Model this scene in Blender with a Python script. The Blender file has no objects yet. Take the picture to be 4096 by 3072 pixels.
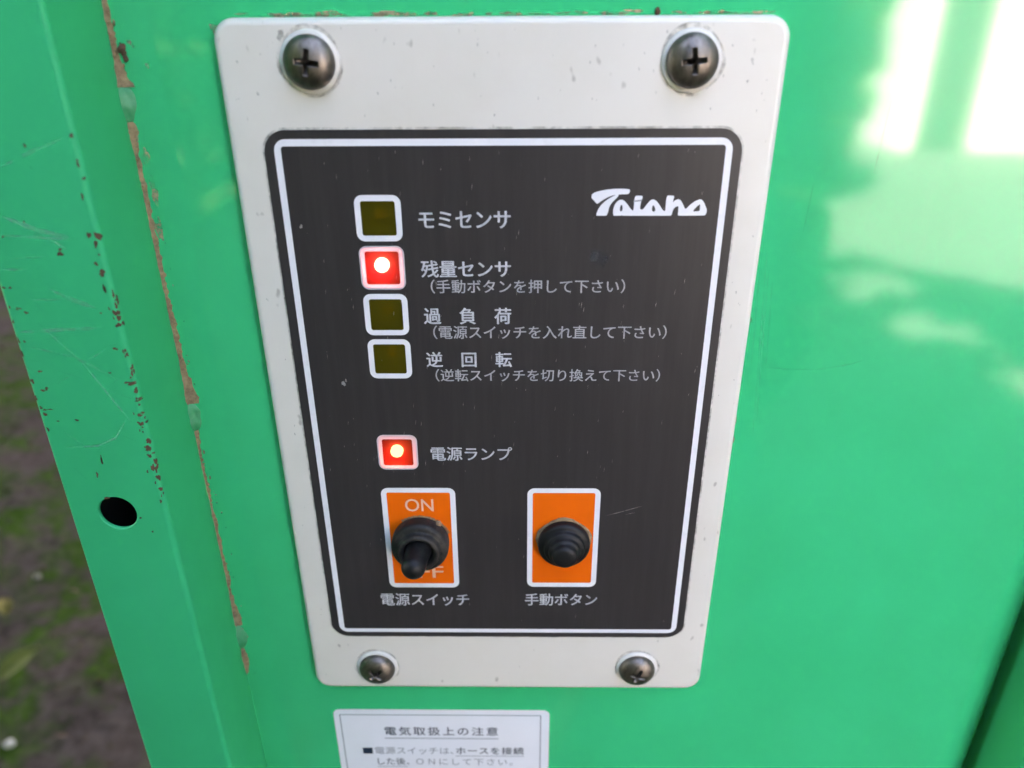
import bpy, bmesh, math, random
import numpy as np
from mathutils import Vector, Matrix, Euler

S = bpy.context.scene
COL = S.collection
HC = 1.0                       # height of the control panel's centre above the ground
R = math.radians

# ------------------------------------------------------------------ camera
cam = bpy.data.cameras.new('camera')
cam_o = bpy.data.objects.new('camera', cam)
COL.objects.link(cam_o)
cam.sensor_width = 36.0
cam.sensor_fit = 'HORIZONTAL'
cam.lens = 2960.0 * 36.0 / 4096.0
cam.clip_start = 0.01
cam.clip_end = 500.0
rt = Vector((0.99993, 0.01095, -0.00506))
up = Vector((-0.00011, 0.42800, 0.90378))
fw = Vector((-0.01207, 0.90371, -0.42797))
M = Matrix((rt, up, -fw)).transposed().to_4x4()
M.translation = Vector((0.00423, -0.16893, HC + 0.09132))
cam_o.matrix_world = M
cam.dof.use_dof = True
cam.dof.focus_distance = 0.190
cam.dof.aperture_fstop = 10.5
S.camera = cam_o

# ------------------------------------------------------------------ sky, sun, exposure
SUN = Vector((-0.30, 0.55, 0.78)).normalized()
W = bpy.data.worlds.new('World')
S.world = W
W.use_nodes = True
wn = W.node_tree.nodes
wl = W.node_tree.links
wn.clear()
sky = wn.new('ShaderNodeTexSky')
sky.sky_type = 'NISHITA'
sky.sun_disc = False
sky.sun_elevation = math.asin(SUN.z)
sky.sun_rotation = math.atan2(SUN.x, SUN.y)
sky.dust_density = 3.0
bg = wn.new('ShaderNodeBackground')
bg.inputs['Strength'].default_value = 0.05
wo = wn.new('ShaderNodeOutputWorld')
wl.new(sky.outputs[0], bg.inputs['Color'])
wl.new(bg.outputs[0], wo.inputs[0])

sl = bpy.data.lights.new('sun', 'SUN')
sl.energy = 4.2
sl.angle = R(0.53)
sl.color = (1.0, 0.95, 0.86)
so = bpy.data.objects.new('sun', sl)
COL.objects.link(so)
so.rotation_euler = (-SUN).to_track_quat('-Z', 'Y').to_euler()
so.location = (0, 0, 20)

S.view_settings.view_transform = 'Standard'
S.view_settings.look = 'None'
S.view_settings.gamma = 1.0
S.view_settings.exposure = 5.88
try:
    S.view_settings.use_white_balance = True
    S.view_settings.white_balance_temperature = 7450
    S.view_settings.white_balance_tint = 21
except Exception:
    pass
S.cycles.use_denoising = True
S.cycles.max_bounces = 8
S.cycles.diffuse_bounces = 4
S.cycles.glossy_bounces = 4
S.cycles.transparent_max_bounces = 12
S.cycles.sample_clamp_indirect = 6.0
S.cycles.caustics_reflective = False
S.cycles.caustics_refractive = False

rnd = random.Random(7)
nrng = np.random.default_rng(11)

# ------------------------------------------------------------------ helpers
# panel space: millimetres, x right, y away from the viewer, z up, origin at the control panel's centre
ORG = {}


def world(p):
    return Vector((p[0] / 1000.0, p[1] / 1000.0, p[2] / 1000.0 + HC))


def tag(o, label=None, cat=None, group=None, kind=None):
    if label: o['label'] = label
    if cat: o['category'] = cat
    if group: o['group'] = group
    if kind: o['kind'] = kind
    return o


def root(name, origin, label, cat, group=None):
    o = bpy.data.objects.new(name, None)
    COL.objects.link(o)
    o.empty_display_size = 0.01
    w = world(origin)
    o.location = w
    ORG[o.name] = w
    return tag(o, label, cat, group)


def link(name, me, m, parent=None, origin=None, smooth=None):
    """me: mesh in panel millimetres -> linked object in metres"""
    if origin is None:
        w = ORG[parent.name].copy() if parent else world((0, 0, 0))
    else:
        w = world(origin)
    me.transform(Matrix.Translation(Vector((0, 0, HC)) - w) @ Matrix.Scale(0.001, 4))
    me.name = name
    me.materials.clear()
    me.materials.append(m)
    if smooth is not None:
        for p in me.polygons:
            p.use_smooth = smooth
    o = bpy.data.objects.new(name, me)
    COL.objects.link(o)
    if parent:
        o.parent = parent
        o.location = w - ORG[parent.name]
    else:
        o.location = w
    ORG[o.name] = w
    return o


def mesh(verts, faces):
    me = bpy.data.meshes.new('mesh')
    me.from_pydata([tuple(v) for v in verts], [], faces)
    me.update()
    return me


def fixn(me):
    bm = bmesh.new()
    bm.from_mesh(me)
    bmesh.ops.recalc_face_normals(bm, faces=bm.faces[:])
    bm.to_mesh(me)
    bm.free()
    return me


def bake(o):
    COL.objects.link(o)
    dg = bpy.context.evaluated_depsgraph_get()
    dg.update()
    me = bpy.data.meshes.new_from_object(o.evaluated_get(dg))
    d = o.data
    bpy.data.objects.remove(o)
    if isinstance(d, bpy.types.Curve):
        bpy.data.curves.remove(d)
    else:
        bpy.data.meshes.remove(d)
    return me


TOY = Matrix(((1, 0, 0, 0), (0, 0, -1, 0), (0, 1, 0, 0), (0, 0, 0, 1)))   # local XY -> panel XZ, local +Z -> -Y


def sheet(loops, y=0.0, t=0.0, bevel=0.0, res=3):
    """filled outline with holes; front and back lie t apart around y"""
    cu = bpy.data.curves.new('c', 'CURVE')
    cu.dimensions = '2D'
    cu.fill_mode = 'BOTH'
    for L in loops:
        sp = cu.splines.new('POLY')
        sp.points.add(len(L) - 1)
        for p, (x, z) in zip(sp.points, L):
            p.co = (x, z, 0, 1)
        sp.use_cyclic_u = True
    cu.extrude = max(0.0, t / 2 - bevel)
    cu.bevel_depth = bevel
    cu.bevel_resolution = res
    cu.offset = -bevel
    me = bake(bpy.data.objects.new('c', cu))
    me.transform(Matrix.Translation((0, y, 0)) @ TOY)
    return me


def rr(x0, z0, x1, z1, r, n=7):
    out = []
    for cx, cz, a in ((x1 - r, z1 - r, 0), (x0 + r, z1 - r, 90), (x0 + r, z0 + r, 180), (x1 - r, z0 + r, 270)):
        for k in range(n + 1):
            t = R(a + 90.0 * k / n)
            out.append((cx + r * math.cos(t), cz + r * math.sin(t)))
    return out


def circ(x, z, r, n=40, rev=False):
    c = [(x + r * math.cos(2 * math.pi * k / n), z + r * math.sin(2 * math.pi * k / n)) for k in range(n)]
    return c[::-1] if rev else c


def join(meshes):
    bm = bmesh.new()
    for m in meshes:
        bm.from_mesh(m)
        bpy.data.meshes.remove(m)
    me = bpy.data.meshes.new('mesh')
    bm.to_mesh(me)
    bm.free()
    return me


def text(body, x0, x1, z0, z1, y, bold=0.0, spaced=True, slant=0.0):
    """one line of writing fitted into the box x0..x1, z0..z1 on the plane y"""
    def make(sp):
        cu = bpy.data.curves.new('t', 'FONT')
        cu.body = body
        cu.size = 5.0
        cu.space_character = sp
        cu.fill_mode = 'FRONT'
        cu.resolution_u = 4
        cu.shear = slant
        me = bake(bpy.data.objects.new('t', cu))
        v = np.empty(len(me.vertices) * 3)
        me.vertices.foreach_get('co', v)
        v = v.reshape(-1, 3)
        return me, v.min(0), v.max(0)
    me, lo, hi = make(1.0)
    s = (z1 - z0) / (hi[1] - lo[1])
    sx = s
    if spaced and len(body) > 1:
        w1 = hi[0] - lo[0]
        m2, l2, h2 = make(1.5)
        w2 = h2[0] - l2[0]
        k = 1.0 + 0.5 * ((x1 - x0) / s - w1) / (w2 - w1)
        if k < 1.0:                       # squeeze the letters rather than overlap them
            sx = (x1 - x0) / w1
        else:
            me, lo, hi = make(k)
            sx = (x1 - x0) / (hi[0] - lo[0])
    else:
        sx = (x1 - x0) / (hi[0] - lo[0])
    sx = sx * (x1 - x0 - 2 * bold) / (x1 - x0)
    me.transform(Matrix.Translation((x0 + bold, y, z0)) @ TOY @ Matrix.Diagonal((sx, s, 1, 1)) @ Matrix.Translation((-lo[0], -lo[1], 0)))
    if bold:
        cs = []
        for i, (dx, dz) in enumerate(((-1, 0), (1, 0), (0, .6), (0, -.6), (-.6, .3), (.6, -.3))):
            c_ = me.copy()
            c_.transform(Matrix.Translation((dx * bold, -.002 * (i + 1), dz * bold)))
            cs.append(c_)
        me = join([me] + cs)
    return me


def absorb(o, me, m):
    """surface marks (chips, scratches, flecks) become part of the mesh they lie on, with a material of their own"""
    me.transform(Matrix.Translation(Vector((0, 0, HC)) - ORG[o.name]) @ Matrix.Scale(0.001, 4))
    o.data.materials.append(m)
    idx = len(o.data.materials) - 1
    bm = bmesh.new()
    bm.from_mesh(o.data)
    n = len(bm.faces)
    bm.from_mesh(me)
    bm.faces.ensure_lookup_table()
    for f in bm.faces[n:]:
        f.material_index = idx
    bm.to_mesh(o.data)
    bm.free()
    bpy.data.meshes.remove(me)


def lathe(prof, seg=56, close=True):
    """profile (radius, height) turned about the local height axis; height points to -y"""
    V, F = [], []
    for r, h in prof:
        for k in range(seg):
            a = 2 * math.pi * k / seg
            V.append((r * math.cos(a), -h, r * math.sin(a)))
    for i in range(len(prof) - 1):
        for k in range(seg):
            a, b = i * seg + k, i * seg + (k + 1) % seg
            F.append((a, b, b + seg, a + seg))
    if close:
        V.append((0, -prof[-1][1], 0))
        t = len(V) - 1
        o = (len(prof) - 1) * seg
        for k in range(seg):
            F.append((o + k, o + (k + 1) % seg, t))
    return fixn(mesh(V, F))


def lump(cx, cy, cz, rx, ry, rz, rg, n=16, lv=9, am=.12):
    V, F = [], []
    ph = [rg.uniform(0, 6.28) for _ in range(4)]
    for i in range(lv + 1):
        t = math.pi * i / lv
        for q in range(n):
            a = 2 * math.pi * q / n
            s = 1 + am * math.sin(3 * a + ph[0] + 2 * t) + am * math.sin(4 * t + ph[1] + a) + am * .6 * math.sin(5 * a + 3 * t + ph[2])
            V.append((cx + rx * s * math.sin(t) * math.cos(a), cy + ry * s * math.sin(t) * math.sin(a), cz + rz * s * math.cos(t)))
    for i in range(lv):
        for q in range(n):
            F.append((i * n + q, i * n + (q + 1) % n, (i + 1) * n + (q + 1) % n, (i + 1) * n + q))
    return fixn(mesh(V, F))


def blob(cx, cz, rx, rz, rg, n=14, rough=0.45):
    """uneven little outline"""
    ph = [rg.uniform(0, 6.28) for _ in range(4)]
    out = []
    for k in range(n):
        a = 2 * math.pi * k / n
        s = 1 + rough * (0.5 * math.sin(2 * a + ph[0]) + 0.4 * math.sin(3 * a + ph[1]) + 0.35 * math.sin(5 * a + ph[2])) + rg.uniform(-.12, .12)
        s = max(s, 0.25)
        out.append((cx + rx * s * math.cos(a), cz + rz * s * math.sin(a)))
    return out


# ------------------------------------------------------------------ materials
class NT:
    def __init__(self, name):
        self.m = bpy.data.materials.new(name)
        self.m.use_nodes = True
        self.t = self.m.node_tree
        self.b = self.t.nodes['Principled BSDF']
        self.out = self.t.nodes['Material Output']
        self.tc = self.n('ShaderNodeTexCoord')

    def n(self, kind, **kw):
        x = self.t.nodes.new(kind)
        for k, v in kw.items():
            setattr(x, k, v)
        return x

    def l(self, a, b):
        self.t.links.new(a, b)

    def set(self, **kw):
        for k, v in kw.items():
            i = self.b.inputs[k.replace('_', ' ')]
            i.default_value = (*v, 1) if isinstance(v, tuple) and len(v) == 3 else v
        return self

    def noise(self, scale, stretch=(1, 1, 1), detail=3.0, rough=0.55, loc=(0, 0, 0)):
        mp = self.n('ShaderNodeMapping')
        mp.inputs['Scale'].default_value = stretch
        mp.inputs['Location'].default_value = loc
        self.l(self.tc.outputs['Object'], mp.inputs['Vector'])
        x = self.n('ShaderNodeTexNoise')
        x.inputs['Scale'].default_value = scale
        x.inputs['Detail'].default_value = detail
        x.inputs['Roughness'].default_value = rough
        self.l(mp.outputs[0], x.inputs['Vector'])
        return x.outputs['Fac']

    def ramp(self, src, lo, hi, a=0.0, b=1.0):
        x = self.n('ShaderNodeMapRange')
        x.inputs['From Min'].default_value = lo
        x.inputs['From Max'].default_value = hi
        x.inputs['To Min'].default_value = a
        x.inputs['To Max'].default_value = b
        self.l(src, x.inputs['Value'])
        return x.outputs['Result']

    def mul(self, a, b):
        x = self.n('ShaderNodeMath', operation='MULTIPLY')
        self.l(a, x.inputs[0])
        if isinstance(b, float): x.inputs[1].default_value = b
        else: self.l(b, x.inputs[1])
        return x.outputs[0]

    def mix(self, fac, a, b):
        x = self.n('ShaderNodeMix', data_type='RGBA')
        for i, v in ((6, a), (7, b)):
            if isinstance(v, tuple): x.inputs[i].default_value = (*v, 1)
            else: self.l(v, x.inputs[i])
        if isinstance(fac, float): x.inputs[0].default_value = fac
        else: self.l(fac, x.inputs[0])
        return x.outputs[2]

    def color(self, c):
        self.l(c, self.b.inputs['Base Color'])

    def bump(self, src, strength, dist):
        x = self.n('ShaderNodeBump')
        x.inputs['Strength'].default_value = strength
        x.inputs['Distance'].default_value = dist
        self.l(src, x.inputs['Height'])
        if self.b.inputs['Normal'].is_linked:
            self.l(self.b.inputs['Normal'].links[0].from_socket, x.inputs['Normal'])
        self.l(x.outputs[0], self.b.inputs['Normal'])


GREEN = (0.0, 0.475, 0.180)
GREEN2 = (0.0, 0.510, 0.200)


def paint(name, rough, coat, faded=0.0, spec=.08):
    k = NT(name)
    k.set(Roughness=rough, Specular_IOR_Level=spec, Coat_Weight=coat, Coat_Roughness=0.065, Coat_IOR=1.5)
    c = k.mix(k.ramp(k.noise(28.0, detail=5), .35, .7), GREEN, GREEN2)
    c = k.mix(k.ramp(k.noise(34.0, stretch=(2.2, 1, .35), detail=7, rough=.7), .52, .85, 0, .08), c, (0.10, 0.42, 0.26))
    if faded:
        c = k.mix(k.ramp(k.noise(60.0, stretch=(1, 1, .5), detail=8, rough=.7), .5, .8, 0, faded), c, (0.06, 0.40, 0.22))
    k.color(c)
    k.bump(k.noise(700.0, detail=2), 0.10, 0.00012)
    k.bump(k.noise(9.0, detail=1), 0.35, 0.0012)
    k.bump(k.noise(55.0, stretch=(1, 1, .4), detail=2), 0.10, 0.0003)
    k.l(k.ramp(k.noise(40.0, stretch=(1, 1, .3), detail=5, rough=.65), .3, .75, rough * .8, rough * 1.35), k.b.inputs['Roughness'])
    return k.m


M_PANEL = paint('glossy_green_enamel', 0.20, 1.0)
M_POST = paint('worn_green_enamel', 0.42, 0.0, faded=0.12, spec=.2)

k = NT('beige_plastic')
k.set(Roughness=0.38, Specular_IOR_Level=0.7)
c = k.mix(k.ramp(k.noise(45.0, detail=6, rough=.65), .45, .75, 0, .5), (0.675, 0.640, 0.585), (0.61, 0.57, 0.50))
c = k.mix(k.ramp(k.noise(420.0, stretch=(1, 1, .55), detail=1), .735, .80, 0, .55), c, (0.22, 0.19, 0.15))
k.color(c)
k.bump(k.noise(1500.0, detail=2), 0.12, 0.0001)
M_PLATE = k.m

k = NT('black_label_film')
k.set(Specular_IOR_Level=0.5)
c = k.mix(k.ramp(k.noise(70.0, stretch=(6, 1, .35), detail=6, rough=.7), .42, .85, 0, .42), (0.030, 0.0255, 0.0265), (0.058, 0.052, 0.053))
c = k.mix(k.ramp(k.noise(300.0, stretch=(5, 1, .3), detail=4, rough=.7), .64, .9, 0, .3), c, (0.12, 0.11, 0.10))
k.color(c)
k.l(k.ramp(k.noise(90.0, stretch=(4, 1, .3), detail=5), .3, .7, .34, .40), k.b.inputs['Roughness'])
M_FILM = k.m


def plain(name, col, rough, **kw):
    k = NT(name)
    k.set(Base_Color=col, Roughness=rough, **kw)
    return k


k = plain('white_print', (0.74, 0.75, 0.80), .4)
k.color(k.mix(k.ramp(k.noise(260.0, detail=5, rough=.7), .55, .8, 0, .5), (0.76, 0.75, 0.78), (0.55, 0.54, 0.54)))
M_WHITE = k.m
k = plain('grey_print', (0.50, 0.51, 0.53), .5)
k.color(k.mix(k.ramp(k.noise(900.0, detail=4, rough=.7), .4, .72, 0, .7), (0.56, 0.57, 0.60), (0.26, 0.26, 0.27)))
M_TEXT = k.m
k = plain('small_grey_print', (0.50, 0.51, 0.53), .5)
k.color(k.mix(k.ramp(k.noise(900.0, detail=4, rough=.7), .35, .7, 0, .75), (0.46, 0.46, 0.475), (0.22, 0.22, 0.225)))
M_TEXT2 = k.m
k = plain('orange_print', (0.78, 0.165, 0.010), .55, Specular_IOR_Level=.25)
k.color(k.mix(k.ramp(k.noise(150.0, detail=4), .4, .75, 0, .4), (0.86, 0.130, 0.001), (0.74, 0.110, 0.002)))
M_ORANGE = k.m
M_PINK = plain('pale_print_on_orange', (0.80, 0.46, 0.34), .45).m

k = plain('black_rubber', (0.012, 0.012, 0.013), .5, Specular_IOR_Level=.3)
k.color(k.mix(k.ramp(k.noise(160.0, stretch=(1, 1, 1), detail=6, rough=.7), .50, .8, 0, .5), (0.006, 0.006, 0.007), (0.050, 0.044, 0.038)))
k.bump(k.noise(900.0, detail=3), .15, .0001)
M_RUBBER = k.m
k = plain('dusty_rubber', (0.03, 0.028, 0.026), .55, Specular_IOR_Level=.3)
k.color(k.mix(k.ramp(k.noise(170.0, detail=6, rough=.7), .45, .75, 0, .8), (0.014, 0.0135, 0.013), (0.085, 0.070, 0.057)))
k.bump(k.noise(900.0, detail=3), .15, .0001)
M_RUBBER2 = k.m

k = plain('tarnished_steel', (0.2, 0.19, 0.18), .3, Metallic=1.0)
c = k.mix(k.ramp(k.noise(240.0, stretch=(1.5, 1.5, .5), detail=5, rough=.7), .4, .72), (0.150, 0.130, 0.114), (0.29, 0.248, 0.212))
c = k.mix(k.ramp(k.noise(520.0, stretch=(2, 1, .5), detail=4), .62, .75, 0, .7), c, (0.05, 0.045, 0.042))
k.color(c)
k.l(k.ramp(k.noise(330.0, stretch=(2, 1, .5), detail=5), .3, .75, .34, .62), k.b.inputs['Roughness'])
k.bump(k.noise(800.0, stretch=(2, 1, .5), detail=4), .25, .00012)
M_STEEL = k.m

k = plain('washer_plastic', (0.665, 0.64, 0.59), .45)
M_WASHER = k.m

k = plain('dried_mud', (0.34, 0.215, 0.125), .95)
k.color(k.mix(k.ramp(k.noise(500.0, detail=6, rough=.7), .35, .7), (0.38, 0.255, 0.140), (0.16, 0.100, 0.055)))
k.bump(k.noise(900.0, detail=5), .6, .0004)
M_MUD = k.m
k = plain('brown_rust', (0.10, 0.045, 0.022), .85)
k.color(k.mix(k.ramp(k.noise(900.0, detail=5, rough=.7), .35, .7), (0.145, 0.062, 0.030), (0.060, 0.035, 0.022)))
k.bump(k.noise(1200.0, detail=4), .5, .0003)
M_RUST = k.m
k = plain('weld_paint', (0.04, 0.24, 0.12), .5)
k.color(k.mix(k.ramp(k.noise(230.0, detail=6, rough=.7), .38, .78), (0.002, 0.300, 0.110), (0.12, 0.36, 0.20)))
k.bump(k.noise(500.0, detail=4), .4, .0004)
M_WELD = k.m


def rubbed(name, col, lo, hi, top, scale=300.0, stretch=(1, 1, 1)):
    """thin broken mark: paint rubbed pale, with the surface below showing through the gaps"""
    k = plain(name, col, .6)
    tr = k.n('ShaderNodeBsdfTransparent')
    mx = k.n('ShaderNodeMixShader')
    k.l(k.ramp(k.noise(scale, stretch=stretch, detail=5, rough=.7), lo, hi, 0, top), mx.inputs[0])
    k.l(tr.outputs[0], mx.inputs[1])
    k.l(k.b.outputs[0], mx.inputs[2])
    k.l(mx.outputs[0], k.out.inputs[0])
    return k.m


M_SCRATCH = rubbed('rubbed_pale_scratch', (0.22, 0.58, 0.43), .34, .78, .55)
M_TICK = rubbed('pale_nick', (0.46, 0.43, 0.39), .22, .55, .85, 800.0)
M_SMUDGE = rubbed('dull_smudge', (0.14, 0.15, 0.15), .40, .80, .55, 500.0)
M_DUST = rubbed('dust_stain', (0.42, 0.32, 0.20), .35, .62, .8, 400.0)
M_STAINGREY = rubbed('grey_stain', (0.25, 0.22, 0.17), .38, .7, .6, 260.0, (1, 1, 1))


def window_film(name, lit):
    k = plain(name, (0.060, 0.034, 0.004) if lit else (0.120, 0.100, 0.005), .35, Specular_IOR_Level=.4)
    k.bump(k.noise(500.0, detail=2), .1, .0002)
    tr = k.n('ShaderNodeBsdfTransparent')
    tr.inputs[0].default_value = (0.95, 0.50, 0.34, 1) if lit else (0.70, 0.55, 0.10, 1)
    tl = k.n('ShaderNodeBsdfTranslucent')
    tl.inputs[0].default_value = (0.70, 0.012, 0.050, 1) if lit else (0.30, 0.25, 0.02, 1)
    m1 = k.n('ShaderNodeMixShader')
    m1.inputs[0].default_value = 0.17 if lit else 0.30
    k.l(k.b.outputs[0], m1.inputs[1])
    k.l(tl.outputs[0], m1.inputs[2])
    m2 = k.n('ShaderNodeMixShader')
    m2.inputs[0].default_value = 0.28 if lit else 0.40
    k.l(m1.outputs[0], m2.inputs[1])
    k.l(tr.outputs[0], m2.inputs[2])
    k.l(m2.outputs[0], k.out.inputs[0])
    return k.m


M_WINDOW = window_film('amber_window_film', False)
M_WINDOW_LIT = window_film('red_lit_window_film', True)


def frame_film():
    k = plain('white_frame_print', (0.77, 0.76, 0.79), .4)
    tl = k.n('ShaderNodeBsdfTranslucent')
    tl.inputs[0].default_value = (0.85, 0.75, 0.78, 1)
    m1 = k.n('ShaderNodeMixShader')
    m1.inputs[0].default_value = 0.38
    k.l(k.b.outputs[0], m1.inputs[1])
    k.l(tl.outputs[0], m1.inputs[2])
    k.l(m1.outputs[0], k.out.inputs[0])
    return k.m


M_FRAME = frame_film()
M_HOUSING = plain('lamp_housing', (0.09, 0.075, 0.06), .6).m
M_BULB_OFF = plain('unlit_bulb', (0.60, 0.36, 0.10), .25).m


def glow(name, col, s):
    k = plain(name, (0.8, 0.2, 0.1), .3)
    k.b.inputs['Emission Color'].default_value = (*col, 1)
    k.b.inputs['Emission Strength'].default_value = s
    return k.m


M_BULB_HOT = glow('lit_bulb_bright', (1.0, 0.26, 0.26), 1.5)
M_BULB_DIM = glow('lit_bulb', (1.0, 0.22, 0.13), 1.15)
M_DARK = plain('dark_inside', (0.004, 0.004, 0.004), .9).m

# ------------------------------------------------------------------ ground
k = NT('mossy_soil')
k.set(Roughness=1.0, Specular_IOR_Level=0.0)
soil = k.mix(k.ramp(k.noise(34.0, detail=8, rough=.7), .35, .68), (0.022, 0.0165, 0.0145), (0.078, 0.061, 0.054))
soil = k.mix(k.ramp(k.noise(7.0, detail=4), .45, .7, 0, .6), soil, (0.055, 0.041, 0.034))
moss = k.mix(k.ramp(k.noise(60.0, detail=5), .35, .7), (0.014, 0.032, 0.005), (0.040, 0.072, 0.013))
near = k.mix(k.mul(k.ramp(k.noise(5.5, detail=5, rough=.62, loc=(3.1, 1.7, 0)), .44, .57), k.ramp(k.noise(26.0, detail=4), .33, .55)), soil, moss)
# beyond the trees the yard is pale dry gravel
sep = k.n('ShaderNodeSeparateXYZ')
k.l(k.tc.outputs['Object'], sep.inputs[0])
edge = k.n('ShaderNodeMath', operation='ADD')
k.l(sep.outputs['Y'], edge.inputs[0])
k.l(k.ramp(k.noise(1.2, detail=4), 0, 1, -.8, .8), edge.inputs[1])
edx = k.n('ShaderNodeMath', operation='ADD')
k.l(sep.outputs['X'], edx.inputs[0])
k.l(k.ramp(k.noise(1.5, detail=4), 0, 1, -.8, .8), edx.inputs[1])
grav = k.mix(k.ramp(k.noise(22.0, detail=7, rough=.75), .3, .7), (0.085, 0.085, 0.085), (0.15, 0.15, 0.15))
k.color(k.mix(k.mul(k.ramp(edge.outputs[0], -0.9, -2.0), k.ramp(edx.outputs[0], .3, 1.1)), near, grav))
k.bump(k.noise(45.0, detail=8, rough=.7), .8, .02)
M_GROUND = k.m

gx = np.concatenate([[-200, -80, -30, -12], np.linspace(-6, 6, 121), [12, 30, 80, 200]])
gy = np.concatenate([[-200, -80, -30, -12], np.linspace(-6, 6, 121), [12, 30, 80, 200]])
ng = len(gx)
GXX, GYY = np.meshgrid(gx, gy)
gz = 0.012 * np.sin(GXX * 2.1 + .7) * np.cos(GYY * 1.7) + 0.008 * np.sin(GXX * 5.3 + GYY * 3.1) + 0.006 * np.sin(GXX * 11.0 - GYY * 9.0)
gz += nrng.normal(0, .004, gz.shape)
V = np.stack([GXX.ravel(), GYY.ravel(), gz.ravel()], 1)
F = [(j * ng + i, j * ng + i + 1, (j + 1) * ng + i + 1, (j + 1) * ng + i) for j in range(ng - 1) for i in range(ng - 1)]
me = bpy.data.meshes.new('ground')
me.from_pydata(V.tolist(), [], F)
me.materials.append(M_GROUND)
for p in me.polygons: p.use_smooth = True
g = bpy.data.objects.new('ground', me)
COL.objects.link(g)
tag(g, kind='structure')


def gheight(x, y):
    return float(0.012 * math.sin(x * 2.1 + .7) * math.cos(y * 1.7) + 0.008 * math.sin(x * 5.3 + y * 3.1) + 0.006 * math.sin(x * 11.0 - y * 9.0))


# ------------------------------------------------------------------ the trees that shade the machine
def leaf_mat(name, a, b):
    k = NT(name)
    k.set(Roughness=.5)
    c = k.mix(k.ramp(k.noise(3.0, detail=3), .35, .65), a, b)
    k.color(c)
    tl = k.n('ShaderNodeBsdfTranslucent')
    k.l(c, tl.inputs[0])
    mx = k.n('ShaderNodeMixShader')
    mx.inputs[0].default_value = .25
    k.l(k.b.outputs[0], mx.inputs[1])
    k.l(tl.outputs[0], mx.inputs[2])
    k.l(mx.outputs[0], k.out.inputs[0])
    return k.m


M_LEAF = leaf_mat('tree_leaves', (0.030, 0.075, 0.014), (0.060, 0.115, 0.022))
k = plain('bark', (0.10, 0.075, 0.055), .95)
k.color(k.mix(k.ramp(k.noise(18.0, stretch=(3, 3, .5), detail=6), .35, .65), (0.13, 0.10, 0.075), (0.055, 0.040, 0.030)))
M_BARK = k.m


def leaves(P, size, name, m):
    n = len(P)
    nrm = nrng.normal(size=(n, 3)); nrm[:, 2] += 0.6
    nrm /= np.linalg.norm(nrm, axis=1)[:, None]
    a = np.cross(nrm, nrng.normal(size=(n, 3))); a /= np.linalg.norm(a, axis=1)[:, None]
    b = np.cross(nrm, a)
    s = size * nrng.uniform(.7, 1.3, (n, 1))
    V = np.stack([P - a * s, P - b * s * .55, P + a * s, P + b * s * .55], 1).reshape(-1, 3)
    F = np.arange(4 * n).reshape(-1, 4)
    me = bpy.data.meshes.new(name)
    me.from_pydata(V.tolist(), [], F.tolist())
    me.materials.append(m)
    return me


def trunk(x, y, h, r):
    V, F, n = [], [], 12
    lv = 9
    for i in range(lv):
        t = i / (lv - 1)
        rr_ = r * (1.0 - .55 * t) * (1.35 if i == 0 else 1)
        for q in range(n):
            a = 2 * math.pi * q / n
            w = 1 + .08 * math.sin(3 * a + i)
            V.append((x + .10 * math.sin(3 * t + x) + rr_ * w * math.cos(a), y + .08 * math.sin(2 * t) + rr_ * w * math.sin(a), -.05 + h * t))
    for i in range(lv - 1):
        for q in range(n):
            F.append((i * n + q, i * n + (q + 1) % n, (i + 1) * n + (q + 1) % n, (i + 1) * n + q))
    me = mesh(V, F)
    for p in me.polygons: p.use_smooth = True
    return me


# gaps through which the sun reaches the ground (ground point, radius)
GAPS = [(-1.86, 2.30, .025), (-1.74, 2.07, .02), (-1.63, 1.955, .025), (-1.50, 1.815, .02), (-1.62, 1.79, .015),
        (1.70, -3.25, .20), (1.66, -2.62, .18), (1.80, -2.15, .16)]


def clear(P, extra):
    keep = np.ones(len(P), bool)
    L = np.array(SUN)
    for x, y, r in GAPS:
        d = P - np.array([x, y, 0.0])
        d -= (d @ L)[:, None] * L
        keep &= np.linalg.norm(d, axis=1) > r + extra
    return P[keep | (nrng.random(len(P)) < .04)]


def tree(name, x, y, h, r, crown_c, crown_r, n, size, label):
    o = bpy.data.objects.new(name, None)
    COL.objects.link(o)
    o.location = (x, y, 0)
    ORG[o.name] = Vector((x, y, 0))
    tag(o, label, 'tree', 'trees round the machine')
    t = trunk(x, y, h, r)
    u = nrng.normal(size=(n, 3)); u /= np.linalg.norm(u, axis=1)[:, None]
    u *= nrng.uniform(0.35, 1, (n, 1)) ** .5
    P = np.array(crown_c) + u * np.array(crown_r)
    lump = np.sin(P[:, 0] * 2.3 + P[:, 1]) * np.sin(P[:, 1] * 1.9) * .25
    P[:, 2] += lump
    P = P[P[:, 2] > crown_c[2] - crown_r[2] * .85]
    P = clear(P, size * .35)
    c = leaves(P, size, 'crown', M_LEAF)
    for nm, m, mt in (('trunk', t, M_BARK), ('crown', c, None)):
        m.transform(Matrix.Translation((-x, -y, 0)))
        m.name = nm
        if mt: m.materials.append(mt)
        q = bpy.data.objects.new(nm, m)
        COL.objects.link(q)
        q.parent = o
    return o


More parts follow.
